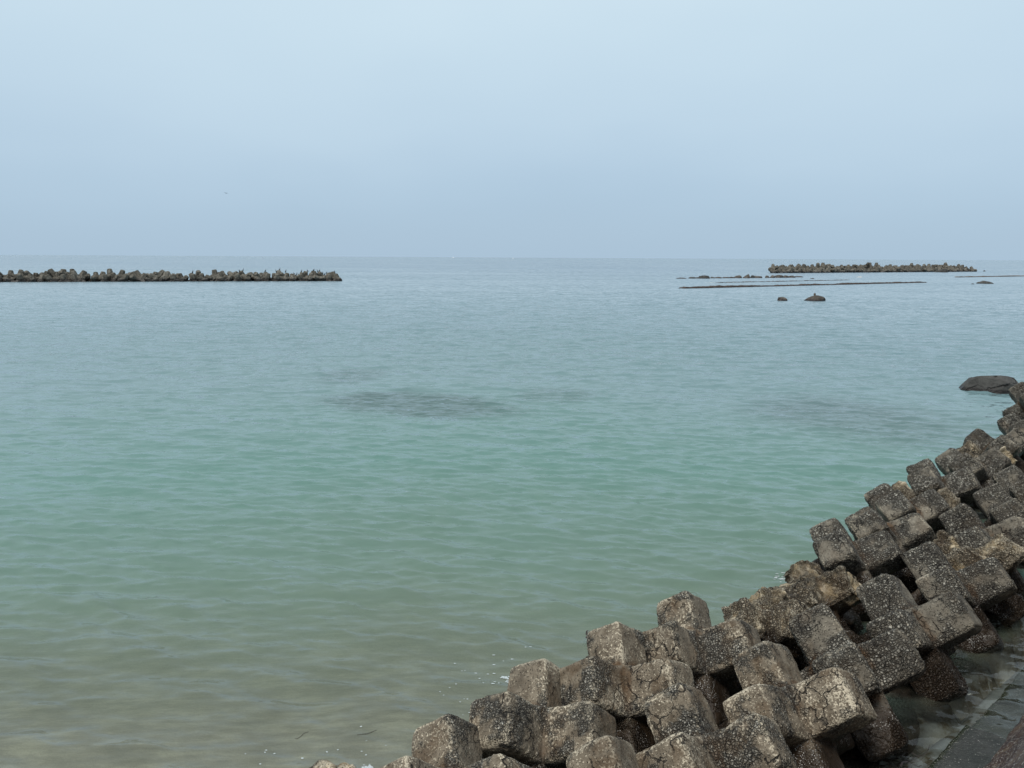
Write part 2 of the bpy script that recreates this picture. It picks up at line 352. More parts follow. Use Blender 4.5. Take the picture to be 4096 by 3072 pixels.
bump = g.n('ShaderNodeBump', {'Height': ns2, 'Strength': .8, 'Distance': .06})
MAT_BED = g.done(g.n('ShaderNodeBsdfPrincipled', {'Base Color': c, 'Roughness': .95, 'Normal': bump.outputs[0], 'Specular IOR Level': .1}).outputs[0])
X, Y, F, RR = polar(3.0*np.exp(np.arange(0, 5.6, .012)), R(80), 420)
D, wd, ch, D0 = depth(X, Y)
tag(mesh_np('sea_bed', np.stack([X, Y, -D], 1), F, MAT_BED, attrs={'weed': wd, 'channel': ch}), kind='structure')

# sea: wave field from a directional spectrum on a periodic tile
def wave_tile(N, size, lam_peak, wind, spread, seed):
    r_ = np.random.default_rng(seed); k1 = np.fft.fftfreq(N, size/N)*2*np.pi
    KX, KY = np.meshgrid(k1, k1, indexing='ij'); K = np.hypot(KX, KY); K[0, 0] = 1
    kp = 2*np.pi/lam_peak
    A = K**-2.0*np.exp(-(kp/K)**2*.9)*np.exp(-(K/(2*np.pi/.16))**2)
    cs = (KX*math.sin(wind)+KY*math.cos(wind))/K
    A = A*(np.abs(cs)**spread + .06); A[0, 0] = 0
    h = np.fft.ifft2(A*np.exp(2j*np.pi*r_.random((N, N)))).real
    h = h/h.std(); h = h + .20*(np.clip(h, -2.2, 2.2)**2-1)      # crests sharper than troughs
    return h/h.std()
def sample(T, size, X, Y):
    N = T.shape[0]; u, v_ = X/size*N, Y/size*N; i, j = np.floor(u).astype(int), np.floor(v_).astype(int); fu, fv = u-i, v_-j
    i0, j0, i1, j1 = i % N, j % N, (i+1) % N, (j+1) % N
    return T[i0, j0]*(1-fu)*(1-fv) + T[i1, j0]*fu*(1-fv) + T[i0, j1]*(1-fu)*fv + T[i1, j1]*fu*fv
T1 = wave_tile(512, 17.0, .68, R(190), 5, 1); T2 = wave_tile(512, 37.0, 1.7, R(166), 6, 2); T3 = wave_tile(512, 11.0, .42, R(200), 3, 5); T4 = wave_tile(512, 61.0, 2.8, R(184), 8, 7)
def waves(X, Y):
    c2, s2 = math.cos(.6), math.sin(.6)
    calm = 1 - .35*chan_mask(X, Y)*(np.hypot(X, Y) < 40)
    return calm*(  .0092*sample(T1, 17, X, Y) + .014*sample(T2, 37, X*c2-Y*s2+5, X*s2+Y*c2) +   .0046*sample(T3, 11, X, Y) + .016*np.clip((Y-12)/20, 0, 1)*sample(T4, 61, X, Y))
def sea_material():
    g = NT('sea_water'); pos = g.n('ShaderNodeNewGeometry').outputs['Position']
    dep = g.n('ShaderNodeAttribute', attribute_name='depth').outputs['Fac']; tur = g.n('ShaderNodeAttribute', attribute_name='cloudiness').outputs['Fac']
    gust = g.noise(g.n('ShaderNodeMapping', {0: pos, 'Scale': (.012, .035, 1)}).outputs[0], 1.0, 4, .6).outputs[0]
    gk = g.n('ShaderNodeMapRange', {0: gust, 1: .3, 2: .7, 3: .55, 4: 1.45}).outputs[0]
    acc = None
    for sc, rotz, k in (((1.1, 2.6, 1), .10, .22), ((3.2, 8.5, 1), -.16, .20), ((.22, .5, 1), .05, .12), ((11, 22, 1), .2, .10)):
        mp = g.n('ShaderNodeMapping', {0: pos, 'Scale': sc, 'Rotation': (0, 0, rotz)}).outputs[0]
        cn = g.noise(mp, 1.0, 2, .5).outputs['Color']
        q = g.n('ShaderNodeVectorMath', {0: g.n('ShaderNodeVectorMath', {0: cn, 1: (.5, .5, .5)}, operation='SUBTRACT').outputs[0], 1: (k, k*1.5, 0)}, operation='MULTIPLY').outputs[0]
        acc = q if acc is None else g.n('ShaderNodeVectorMath', {0: acc, 1: q}, operation='ADD').outputs[0]
    acc = g.n('ShaderNodeVectorMath', {0: acc, 'Scale': gk}, operation='SCALE').outputs[0]
    front = None                         # steep little wave fronts facing the shore
    for sc, rotz, lo_, hi_ in (((.75, 3.2, 1), .06, .56, .64), ((.55, 1.5, 1), -.10, .57, .64), ((2.4, 8.5, 1), .12, .56, .64)):
        f_ = g.step(g.noise(g.n('ShaderNodeMapping', {0: pos, 'Scale': sc, 'Rotation': (0, 0, rotz)}).outputs[0], 1.0, 2, .5).outputs[0], lo_, hi_)
        front = f_ if front is None else g.math('MAXIMUM', front, f_)
    acc = g.n('ShaderNodeVectorMath', {0: acc, 1: g.n('ShaderNodeCombineXYZ', {1: g.math('MULTIPLY', g.math('MULTIPLY', front, gk), -.20)}).outputs[0]}, operation='ADD').outputs[0]
    nb = g.n('ShaderNodeNewGeometry').outputs['Normal']
    nn = g.n('ShaderNodeVectorMath', {0: g.n('ShaderNodeVectorMath', {0: nb, 1: acc}, operation='ADD').outputs[0]}, operation='NORMALIZE').outputs[0]
    dl = g.math('DIVIDE', g.math('LOGARITHM', g.math('ADD', dep, 1.0), 2.718), 3.0)      # ln(1+d)/3
    L = lambda d: math.log(1+d)/3
    body = g.ramp(dl, ((L(.4), (.240, .230, .180)), (L(1.0), (.180, .216, .158)), (L(1.8), (.142, .216, .166)), (L(2.8), (.120, .228, .196)), (L(4.5), (.145, .228, .232)), (L(8), (.125, .200, .228)), (L(15), (.055, .122, .178))))
    dif = g.n('ShaderNodeBsdfDiffuse', {'Color': body, 'Normal': nn}).outputs[0]
    tra = g.n('ShaderNodeBsdfTransparent', {'Color': (.86, .92, .885, 1)}).outputs[0]
    under = g.n('ShaderNodeMixShader', {0: tur, 1: tra, 2: dif}).outputs[0]
    chop = g.n('ShaderNodeMapRange', {0: dep, 1: 2.5, 2: 9.0, 3: .05, 4: .26}).outputs[0]     # choppier offshore
    glo = g.n('ShaderNodeBsdfGlossy', {'Color': (1, 1, 1, 1), 'Roughness': chop, 'Normal': nn}).outputs[0]
    fr = g.math('MULTIPLY', g.n('ShaderNodeFresnel', {'IOR': 1.333, 'Normal': nn}).outputs[0], g.n('ShaderNodeMapRange', {0: chop, 1: .05, 2: .26, 3: 1.0, 4: .80}).outputs[0])     # rough water mirrors less at grazing angles
    return g.done(g.n('ShaderNodeMixShader', {0: fr, 1: under, 2: glo}).outputs[0])
rs = [4.2]
while rs[-1] < 45000:
    r_ = rs[-1]; rs.append(r_*(1.0036 if r_ < 115 else 1.01 if r_ < 150 else 1.03 if r_ < 400 else 1.10))
X, Y, F, RR = polar(np.array(rs), R(66), 760)
Z = waves(X, Y)*np.clip(1.3-RR/140, 0, 1)
D, wd, ch, D0 = depth(X, Y)
cl = 1-np.exp(-.70*D); cl = cl*(1-.80*ch)
MAT_SEA = sea_material()
tag(mesh_np('sea_water', np.stack([X, Y, Z], 1), F, MAT_SEA, attrs={'depth': D0, 'cloudiness': cl}), kind='structure')

# ---------------------------------------------------------------- six-legged concrete blocks of the near revetment
LB, LT, LL = .246, .240, .766
_cache = {}
def block_base(k):
    if k in _cache: return _cache[k]
    m = max(4, int(k*.75)); V, Fq = [], []; base = 0
    ax = np.eye(3)
    lin = np.linspace(-1, 1, k+1); tl = np.linspace(0, 1, m+1)
    for d in range(3):
        for sg in (1, -1):
            e, a, b = ax[d]*sg, ax[(d+1) % 3], ax[(d+2) % 3]
            def add(grid, flip):
                nonlocal base
                n0, n1 = grid.shape[:2]; V.append(grid.reshape(-1, 3))
                i = np.arange((n0-1)*(n1-1)); q = (i//(n1-1))*n1 + i % (n1-1) + base
                f = np.stack([q, q+n1, q+n1+1, q+1], 1); Fq.append(f[:, ::-1] if flip else f); base += n0*n1
            A, B = np.meshgrid(lin, lin, indexing='ij')
            add(e*LL + A[..., None]*a*LT + B[..., None]*b*LT, sg < 0)
            for (p, q_, s2) in ((a, b, 1), (a, b, -1), (b, a, 1), (b, a, -1)):
                Tg, S = np.meshgrid(tl, lin, indexing='ij'); w = LB + (LT-LB)*Tg
                grid = e*(LB + (LL-LB)*Tg)[..., None] + p*(s2*w)[..., None] + q_*(S*w)[..., None]
                n = np.cross(grid[1, 0]-grid[0, 0], grid[0, 1]-grid[0, 0])
                add(grid, np.dot(n, p*s2) < 0)
    V = np.concatenate(V); Fq = np.concatenate(Fq)
    key = np.round(V, 5); u, idx, inv = np.unique(key, axis=0, return_index=True, return_inverse=True)
    V = V[idx]; Fq = inv.ravel()[Fq]
    E_ = np.unique(np.sort(np.concatenate([Fq[:, [0, 1]], Fq[:, [1, 2]], Fq[:, [2, 3]], Fq[:, [3, 0]]]), axis=1), axis=0)
    deg = np.bincount(E_.ravel(), minlength=len(V))[:, None]
    P = V.copy(); its = int(3 + (k/44)**2*72)
    for _ in range(its):
        S = np.zeros_like(P)
        for x in range(3):
            S[:, x] = np.bincount(E_[:, 0], weights=P[E_[:, 1], x], minlength=len(V)) + np.bincount(E_[:, 1], weights=P[E_[:, 0], x], minlength=len(V))
        P = P*.4 + .6*S/deg
    N = vnormals(P, Fq); cv = ((V-P)*N).sum(1)
    ridge = np.clip(cv/.050, 0, 1); seam = np.clip(-cv/.016, 0, 1)
    P = P*(1-.7*seam[:, None]) + V*.7*seam[:, None]      # keep the joints between legs crisp
    sm = seam.copy()
    for _ in range(int(5*(k/44)**2)+1):                  # stain spreads from the joint
        acc = np.bincount(E_[:, 0], weights=sm[E_[:, 1]], minlength=len(V)) + np.bincount(E_[:, 1], weights=sm[E_[:, 0]], minlength=len(V))
        sm = np.maximum(sm, .5*sm + .5*acc/deg[:, 0])
    seam = np.clip(sm*1.3, 0, 1)
    _cache[k] = (P, Fq, N, ridge, seam); return _cache[k]

B0 = []
for az in (90, 210, 330): B0.append([math.sqrt(2/3)*math.cos(R(az)), math.sqrt(2/3)*math.sin(R(az)), 1/math.sqrt(3)])
B0 = Matrix(np.array(B0).T.tolist())
GROUP_NEAR = 'six-legged concrete blocks piled along the shore'
def near_block(pose, label, kind, seed, chip=1.0, cuts=()):
    x, y, z, rx, ry, rz = pose
    dist = math.hypot(x, y); k = 46 if dist < 9.5 else 36 if dist < 13 else 26
    P, Fq, N, ridge, seam = block_base(k); P = P.copy(); O = P + seed*3.7
    worn = np.clip(.5+.9*fbm(O, 2.2, seed, 3), 0, 1)
    if cuts:                              # legs that have broken off short
        for (d, sg, fr) in cuts:
            a = P[:, d]*sg; m = a > LB*.8
            P[m, d] = sg*(LB*.8 + (a[m]-LB*.8)*(fr + .10*fbm(O[m], 5, seed+3, 3)))
    d = .016*fbm(O, 2.0, seed, 3) + .008*fbm(O, 9, seed+1, 3)
    er = np.clip(fbm(O, 3.4, seed+2, 3)*1.6+.1, 0, 1)
    d -= chip*ridge*er*.045
    if kind == 'broken':
        rd = 1-np.abs(fbm(O, 4.0, seed+5, 4))*2.2
        d += -.10*np.clip(fbm(O, 2.3, seed+4, 3)*1.6+.25, 0, 1)*1.3 + .055*rd*.6 - .005 + .028*fbm(O, 13, seed+6, 3)
        worn = np.clip(worn+.3, 0, 1)
    if kind == 'pebble':
        d1, d2, cid = worley(O, 33.0, seed); m = np.clip((worn-.25)/.3, 0, 1)
        d += m*((.5-d1)*.016 + (cid-.5)*.014)
    else:
        d1, d2, cid = worley(O, 21.0, seed); m = np.clip((worn-.55)/.25, 0, 1)
        d += m*((.5-d1)*.013 + (cid-.5)*.008)
        d += .004*fbm(O, 30, seed+8, 2)
    P += N*d[:, None]
    mat = {'pitted': MAT_PITTED, 'pebble': MAT_PEBBLE, 'broken': MAT_BROKEN}[kind]
    o = mesh_np('concrete_block', P, Fq, mat, attrs={'ridge': ridge, 'seam': seam, 'worn': worn})
    v = Vector((rx, ry, 0)); Rt = Matrix.Rotation(v.length, 3, v) if v.length > 1e-6 else Matrix.Identity(3)
    o.matrix_world = Matrix.Translation((x, y, z)) @ (Rt @ Matrix.Rotation(rz, 3, 'Z') @ B0).to_4x4()
    return tag(o, label, 'block', GROUP_NEAR)
for b in BLOCKS: near_block(*b)

# ---------------------------------------------------------------- sea wall with its ledge at the bottom right
LA, LD = at(3722, 3072)[:2], np.array([.740, .672]); LN = np.array([LD[1], -LD[0]])
def lw(s, o, z): p = LA + LD*s + LN*o; return (p[0], p[1], z)
g = NT('wet_ledge_concrete'); pos = g.n('ShaderNodeNewGeometry').outputs['Position']
n1 = g.noise(pos, 3.5, 5).outputs[0]; n2 = g.noise(pos, 34, 5, .65).outputs[0]; edge = g.n('ShaderNodeAttribute', attribute_name='edge').outputs['Fac']
c = g.ramp(n1, ((.35, (.030, .034, .030)), (.55, (.052, .055, .050)), (.7, (.076, .079, .072))))
c = g.mix(g.step(g.math('ADD', g.math('MULTIPLY', edge, .50), n2), .66, .86), c, (.022, .028, .010))
c = g.mix(g.step(g.math('ADD', g.math('MULTIPLY', edge, .07), g.noise(pos, 52, 4, .7).outputs[0]), .63, .70), c, (.42, .40, .36))
MAT_LEDGE = g.done(g.n('ShaderNodeBsdfPrincipled', {'Base Color': c, 'Roughness': .20, 'Normal': g.n('ShaderNodeBump', {'Height': g.math('ADD', n2, n1), 'Strength': .9, 'Distance': .04}).outputs[0]}).outputs[0])
g = NT('weedy_wall_slope'); pos = g.n('ShaderNodeNewGeometry').outputs['Position']
n1 = g.noise(pos, 5, 6, .65).outputs[0]; n2 = g.noise(pos, 42, 4, .65).outputs[0]; z = g.n('ShaderNodeSeparateXYZ', {0: pos}).outputs[2]
c = g.ramp(n1, ((.35, (.022, .012, .012)), (.5, (.062, .034, .028)), (.62, (.115, .075, .045)), (.74, (.16, .13, .09))))
low = g.step(g.math('ADD', z, g.math('MULTIPLY', g.math('SUBTRACT', n1, .5), .5)), 3.6, 2.9)
c = g.mix(g.math('SUBTRACT', 1.0, low), c, g.mix(n1, (.10, .095, .085), (.22, .21, .19)))
c = g.mix(g.math('MULTIPLY', g.step(n2, .56, .62), low), c, (.40, .37, .33))
MAT_SLOPE = g.done(g.n('ShaderNodeBsdfPrincipled', {'Base Color': c, 'Roughness': .6, 'Normal': g.n('ShaderNodeBump', {'Height': g.math('ADD', n2, g.math('MULTIPLY', n1, 2.)), 'Strength': 1.0, 'Distance': .04}).outputs[0]}).outputs[0])
root = bpy.data.objects.new('sea_wall', None); col.objects.link(root)
p0 = LA + LN*1.2; root.location = (p0[0], p0[1], 0)
tag(root, 'weedy concrete sea wall with a wet ledge at its foot, bottom right corner', 'sea wall')
inv = Matrix.Translation((-p0[0], -p0[1], 0))
def wall_grid(name, prof, s0, s1, ns, mat, amp, fz=None, seed=1):
    S = np.linspace(s0, s1, ns); pr = []
    for (o0, z0), (o1, z1) in zip(prof[:-1], prof[1:]):
        n = max(2, int(math.hypot(o1-o0, z1-z0)/.035)); n = min(n, 60)
        for t in np.linspace(0, 1, n, endpoint=False): pr.append((o0+(o1-o0)*t, z0+(z1-z0)*t))
    pr.append(prof[-1]); pr = np.array(pr)
    V = np.zeros((ns, len(pr), 3)); q = LA[None, None] + LD*S[:, None, None] + LN*pr[None, :, 0, None]
    V[..., :2] = q; V[..., 2] = pr[None, :, 1]
    V = V.reshape(-1, 3); V += (amp*np.stack([fbm(V, 6, seed+i, 4) for i in range(3)], 1))
    n0, n1 = ns, len(pr); i = np.arange((n0-1)*(n1-1)); a = (i//(n1-1))*n1 + i % (n1-1)
    F = np.stack([a, a+1, a+n1+1, a+n1], 1)
    ed = np.exp(-np.abs(np.tile(pr[:, 0]-prof[0][0], ns))/.05)
    V[:, 0] -= p0[0]; V[:, 1] -= p0[1]
    return mesh_np(name, V, F, mat, attrs={'edge': ed}, parent=root)
sB = float(np.dot(at(3848, 2903)[:2]-LA, LD))
wall_grid('ledge', [(0, -.8), (0, .035), (.36, .055), (.9, .06)], -6, sB, 170, MAT_LEDGE, .018, seed=4)
wall_grid('ledge', [(0, -.8), (0, -.10), (.36, -.09), (.9, -.09)], sB+.01, 20, 300, MAT_LEDGE, .03, seed=9)
wall_grid('wall_slope', [(.34, -.6), (.36, .03), (.55, .26), (1.75, 3.2), (1.85, 3.35), (6.0, 3.4)], -6, 20, 420, MAT_SLOPE, .028, seed=14)

# ---------------------------------------------------------------- far breakwaters of tetrapods
def tetra_mesh(name, seed, leg=1.34, r1=.64, r2=.41, sides=6):
    rnd = random.Random(seed); bm = bmesh.new()
    dirs = [Vector((0, 0, 1))] + [Vector((math.sqrt(8/9)*math.cos(a), math.sqrt(8/9)*math.sin(a), -1/3)) for a in (0, R(120), R(240))]
    for d in dirs:
        q = d.to_track_quat('Z', 'Y').to_matrix(); ln = leg*rnd.uniform(.92, 1.04)
        rings = []
        for (h_, r_) in ((0.0, r1*.98), (.35*ln, r1*.90), (.90*ln, r2*1.06), (.97*ln, r2*.96), (ln, r2*.74)):
            rings.append([bm.verts.new(q @ Vector((r_*math.cos(2*math.pi*i/sides), r_*math.sin(2*math.pi*i/sides), h_))) for i in range(sides)])
        for a, b in zip(rings[:-1], rings[1:]):
            for i in range(sides): bm.faces.new((a[i], a[(i+1) % sides], b[(i+1) % sides], b[i]))
        bm.faces.new(rings[-1]); bm.faces.new(rings[0][::-1])
    me = bpy.data.meshes.new(name); bm.normal_update(); bm.to_mesh(me); bm.free(); me.materials.append(MAT_TETRA); return me
TETS = [tetra_mesh('tetrapod', s) for s in range(4)]
ORD = ['first', 'second', 'third', 'fourth', 'fifth', 'sixth', 'seventh', 'eighth', 'ninth', 'tenth', 'eleventh', 'twelfth', 'thirteenth', 'fourteenth', 'fifteenth', 'sixteenth', 'seventeenth', 'eighteenth', 'nineteenth']
TEN = {2: ('twentieth', 'twenty'), 3: ('thirtieth', 'thirty'), 4: ('fortieth', 'forty'), 5: ('fiftieth', 'fifty'), 6: ('sixtieth', 'sixty'), 7: ('seventieth', 'seventy')}
def ordinal(n):
    if n < 20: return ORD[n-1]
    return TEN[n//10][0] if n % 10 == 0 else TEN[n//10][1] + '-' + ORD[n % 10-1]
TET_OBJS = []
def breakwater(a, b, spacing, s, rows, side, group, endname, from_end):
    a, b = np.array(a), np.array(b); d = (b-a)/np.linalg.norm(b-a); n = np.array([-d[1], d[0]]); ln = np.linalg.norm(b-a)
    for (rowname, dep, z, shrink) in rows:
        k = int((ln-2*shrink)/spacing); pts = []
        for i in range(k+1):
            if rowname == 'crest' and random.random() < .04: continue
            t = shrink + i*(ln-2*shrink)/k + random.uniform(-.17, .17)*spacing
            q = a + d*t + n*(dep + random.uniform(-.35, .35)*s)
            lump = .28*float(vnoise(np.array([[t*.13, dep, 3.]]), 1, 5)[0])*(rowname != 'waterline row')
            pts.append((q[0], q[1], (z + lump)*s + .9*random.uniform(-.24, .28)*s))
        if from_end == 'right': pts = pts[::-1]
        for i, p in enumerate(pts):
            o = bpy.data.objects.new('tetrapod', TETS[random.randrange(4)]); col.objects.link(o)
            o.location = p; sc_ = s*random.uniform(.92, 1.08); o.scale = (sc_,)*3
            if random.random() < .5: o.rotation_euler = (random.gauss(0, .35), random.gauss(0, .35), random.uniform(0, 6.28))
            else: o.rotation_euler = (random.uniform(0, 6.28), random.uniform(0, 6.28), random.uniform(0, 6.28))
            tag(o, f'grey tetrapod, {ordinal(i+1)} from {endname} in the {rowname} of the {side}', 'tetrapod', group); TET_OBJS.append(o)
lbL, lbR = at(-140, 1128.5), at(1352, 1124)
breakwater(lbL[:2], lbR[:2], 1.72, 1.04, (('waterline row', .6, .02, .2), ('middle row', 1.7, .42, .6), ('crest', 2.6, .66, 1.5)), 'left breakwater', 'tetrapods of the left breakwater', 'the open right end', 'right')
rbL, rbR = at(3100, 1092.5), at(3895, 1086.5)
breakwater(rbL[:2], rbR[:2], 2.62, 1.36, (('waterline row', .8, .15, .2), ('middle row', 2.6, .62, 1.6), ('crest', 4.0, 1.05, 3.5)), 'right breakwater', 'tetrapods of the right breakwater', 'its left tip', 'left')

# ---------------------------------------------------------------- rocks
def ico(sub):
    bm = bmesh.new(); bmesh.ops.create_icosphere(bm, subdivisions=sub, radius=1); bm.verts.ensure_lookup_table()
    V = np.array([v.co[:] for v in bm.verts]); F = np.array([[v.index for v in f.verts] for f in bm.faces]); bm.free(); return V, F
ICO = {s: ico(s) for s in (3, 4, 6)}
def rock(x0, x1, ytop, ybase, label, group=None, seed=0, mat=None, sub=4, amp=.2, deep=.7, flat=.25, lean=0.0, box=.05, cat='rock', name='sea_rock'):
    c = at((x0+x1)/2, ybase, 0.0); dist = np.linalg.norm(c-np.array([0, 0, EYE]))
    w = (x1-x0)/FPX*dist*1.02; h_ = (ybase-ytop)/FPX*dist
    V, F = ICO[sub]; P = V.copy(); O = V + seed*5.3
    P = np.sign(P)*np.abs(P)**(1-box*.5); P /= np.abs(P).max(0)
    r_ = np.random.default_rng(seed+100)
    for _ in range(16):                                   # knock flat facets off the ball
        n = r_.normal(size=3); n[2] = abs(n[2])*.8; n /= np.linalg.norm(n)
        d = r_.uniform(.66, .92); e = P @ n - d; P = P - np.maximum(e, 0)[:, None]*n*.9
    P *= (1 + amp*fbm(O, 1.3, seed, 3) + amp*.4*fbm(O, 3.6, seed+1, 4))[:, None]
    P[:, 0] += lean*P[:, 2]*(P[:, 2] > 0)
    P[:, 0] -= (P[:, 0].max()+P[:, 0].min())/2
    P[:, 0] *= w/2/np.abs(P[:, 0]).max(); P[:, 1] *= w/2*deep
    P[:, 2] = np.where(P[:, 2] > 0, P[:, 2]/P[:, 2].max()*h_, P[:, 2]*max(.5, h_*.8))
    o = mesh_np(name, P, F, mat or MAT_FARROCK, smooth=True)
    yaw = math.atan2(-c[0], c[1]); o.location = (c[0], c[1]+w/2*deep*.6, 0); o.rotation_euler = (0, 0, yaw)
    return tag(o, label, cat, group)
# the lone dark boulder near the shore blocks
rock(3880, 4088, 1513, 1570, 'large smooth dark boulder awash alone near the end of the shore blocks', seed=21, mat=MAT_ROCK, sub=6, amp=.07, deep=.62, box=.30, lean=.10, cat='boulder', name='boulder')
rock(3113, 3150, 1189, 1203, 'small round brown rock alone in the middle water, left of the rock with a knob', seed=22, amp=.15)
# rock with an upright knob
kr = rock(3228, 3304, 1183, 1204, 'domed dark rock with a stubby upright knob on its top', seed=23, mat=MAT_FARROCK, amp=.14, lean=.12)
kd = np.linalg.norm(at(3265, 1204)); kw = kd/FPX
V, F = ICO[3]; P = V.copy(); P[:, 2] = np.clip(P[:, 2], -.9, .8); P = P*(1+.18*fbm(V, 1.6, 77, 3))[:, None]*np.array([4.2*kw, 4.2*kw, 5.5*kw])
o = mesh_np('knob', P, F, MAT_FARROCK, parent=kr); o.location = (-2*kw, 0, 24*kw)
# row of low rocks in front of the right breakwater: px extents measured
G = 'low rocks in a row before the right breakwater'
ROWR = [(2705, 2752, 1110.5, 1114.5, 'flat weedy rock at the far left tip of the low rock row'),
        (2754, 2784, 1108, 1114, 'low brown rock second in the row, just left of the first dark hump'),
        (2778, 2812, 1108.5, 1114, 'flat brown rock leaning against the first dark hump in the row'),
        (2798, 2842, 1102, 1114, 'dark humped rock, the tall one on the left half of the row'),
        (2842, 2864, 1107.5, 1113, 'small brown rock just right of the left dark hump'),
        (2862, 2892, 1107.5, 1113, 'low rock in the middle of the flat brown stretch'),
        (2886, 2920, 1108, 1112.6, 'wide low rock at the right of the flat brown stretch'),
        (2918, 2940, 1107, 1112.6, 'small rock touching the left side of the slab-topped rock'),
        (2934, 2972, 1101.5, 1112.2, 'slab-topped grey rock left of the highest rock'),
        (2974, 3006, 1097, 1112.6, 'highest rounded rock of the low row'),
        (3002, 3020, 1101.5, 1112, 'dark small rock leaning on the right of the highest rock'),
        (3018, 3052, 1104, 1112, 'wide pale brown rock right of the highest rock'),
        (3060, 3078, 1102.5, 1111.4, 'small peaked rock standing alone after the wide pale brown rock'),
        (3078, 3102, 1101.5, 1111.4, 'round rock beside the small peaked rock'),
        (3098, 3134, 1100.5, 1111, 'broad rounded rock in the right part of the row'),
        (3132, 3158, 1102, 1110.8, 'flat-topped rock right of the broad rounded rock'),
        (3152, 3184, 1102.5, 1110.6, 'pale-topped rock near the right end of the row'),
        (3180, 3214, 1104.5, 1109, 'last low rock at the right tip of the row')]
for i, r_ in enumerate(ROWR): rock(*r_, group=G, seed=40+i, sub=3 if r_[3]-r_[2] < 8 else 4, amp=.22, deep=.8, mat=MAT_ROCK if 'dark' in r_[4] else MAT_FARROCK)
rock(3243, 3259, 1112.5, 1116, 'tiny dark rock just breaking the water right of the low rock row', seed=71, sub=3)
rock(3750, 3794, 1077, 1089.5, 'dark domed boulder in front of the right breakwater', seed=72, mat=MAT_ROCK, amp=.12, name='boulder', cat='boulder')
rock(3934, 3943, 1081.5, 1085.5, 'tiny rock off the right tip of the right breakwater', seed=73, sub=3)
rock(3920, 3974, 1125, 1135, 'long dark rock tapering to the right, under the far right low wall', seed=74, mat=MAT_ROCK, amp=.2, lean=-.1)
rock(3888, 3898, 1134, 1136.5, 'speck of rock just left of the long dark tapering rock', seed=75, sub=3)
pale_mat = plain('bleached_stone', (.5, .47, .43), .8, .2)
rock(3428, 3450, 1106.5, 1109, 'flat white stone awash before the right breakwater', seed=76, sub=3, mat=pale_mat)

G2 = 'weedy stones on the channel floor'
for i, (px, py, wd_, lab) in enumerate(((3340, 2800, 150, 'dark weedy stone under the water in the channel, nearest the evenly speckled block'), (3480, 2880, 170, 'broad dark sunken stone in the middle of the channel water'),
        (3600, 2760, 120, 'dark wet stone at the foot of the pebbly block in the channel'), (3640, 2860, 90, 'small dark stone just under water beside the ledge'),
        (3450, 3010, 150, 'dark reddish stone under the water at the bottom edge'), (3700, 2680, 130, 'dark stone in the rippled water between block and ledge'),
        (3850, 2580, 120, 'farthest dark weedy stone in the channel, by the brown lower leg'))):
    rock(px-wd_/2, px+wd_/2, py-wd_*.22, py, lab, group=G2, seed=90+i, mat=MAT_WEEDROCK, amp=.28, deep=.9, name='weedy_stone', cat='stone').location.z = -.07-.03*(i % 3)
# low submerged walls whose tops break the surface
def low_wall(pa, pb, hgt, wid, label, seed, pale_end=0):
    a, b = at(*pa)[:2], at(*pb)[:2]; ln = np.linalg.norm(b-a); d = (b-a)/ln; n = np.array([-d[1], d[0]])
    ns = int(ln/.22); S = np.linspace(0, ln, ns); prof = [(0, -.8), (0, .55), (.06, .95), (.3, 1.0), (.7, 1.0), (.94, .95), (1, .55), (1, -.8)]
    V = []
    for s in S:
        p = np.array([s*.35, 0, seed*3.1]); hh = hgt*(.75 + .45*float(fbm(p[None], 1.0, seed, 3)[0]))
        if s < 10 and pale_end: hh *= 1.25
        e = min(1, min(s, ln-s)/.8+.12)
        for (w_, z_) in prof:
            q = a + d*s + n*(w_*wid + .12*float(vnoise(np.array([[s*.9, w_*3, 2.]]), 1, seed+4)[0]))
            V.append((q[0], q[1], z_*hh*e if z_ > 0 else z_))
    V = np.array(V); V[:, 2] += .07*np.clip(fbm(V, 2.2, seed+2, 3), -.2, 1)*(V[:, 2] > .05)*2
    k = len(prof); i = np.arange((ns-1)*(k-1)); q = (i//(k-1))*k + i % (k-1)
    o = mesh_np('low_sea_wall', V-np.array([a[0], a[1], 0]), np.stack([q, q+1, q+k+1, q+k], 1), MAT_SILL); o.location = (a[0], a[1], 0)
    return tag(o, label, 'sea wall')
low_wall((2733, 1154.5), (3708, 1130.5), .30, 1.3, 'long dark weedy low wall barely above the water, with a pale lumpy left end', 3, 1)
low_wall((2870, 1131.5), (3400, 1120.5), .11, 1.0, 'thin nearly sunken low wall with white wash, behind the long weedy one', 5)
low_wall((3832, 1109.5), (4180, 1104), .30, 1.2, 'thin dark low wall running out of the right edge', 6)

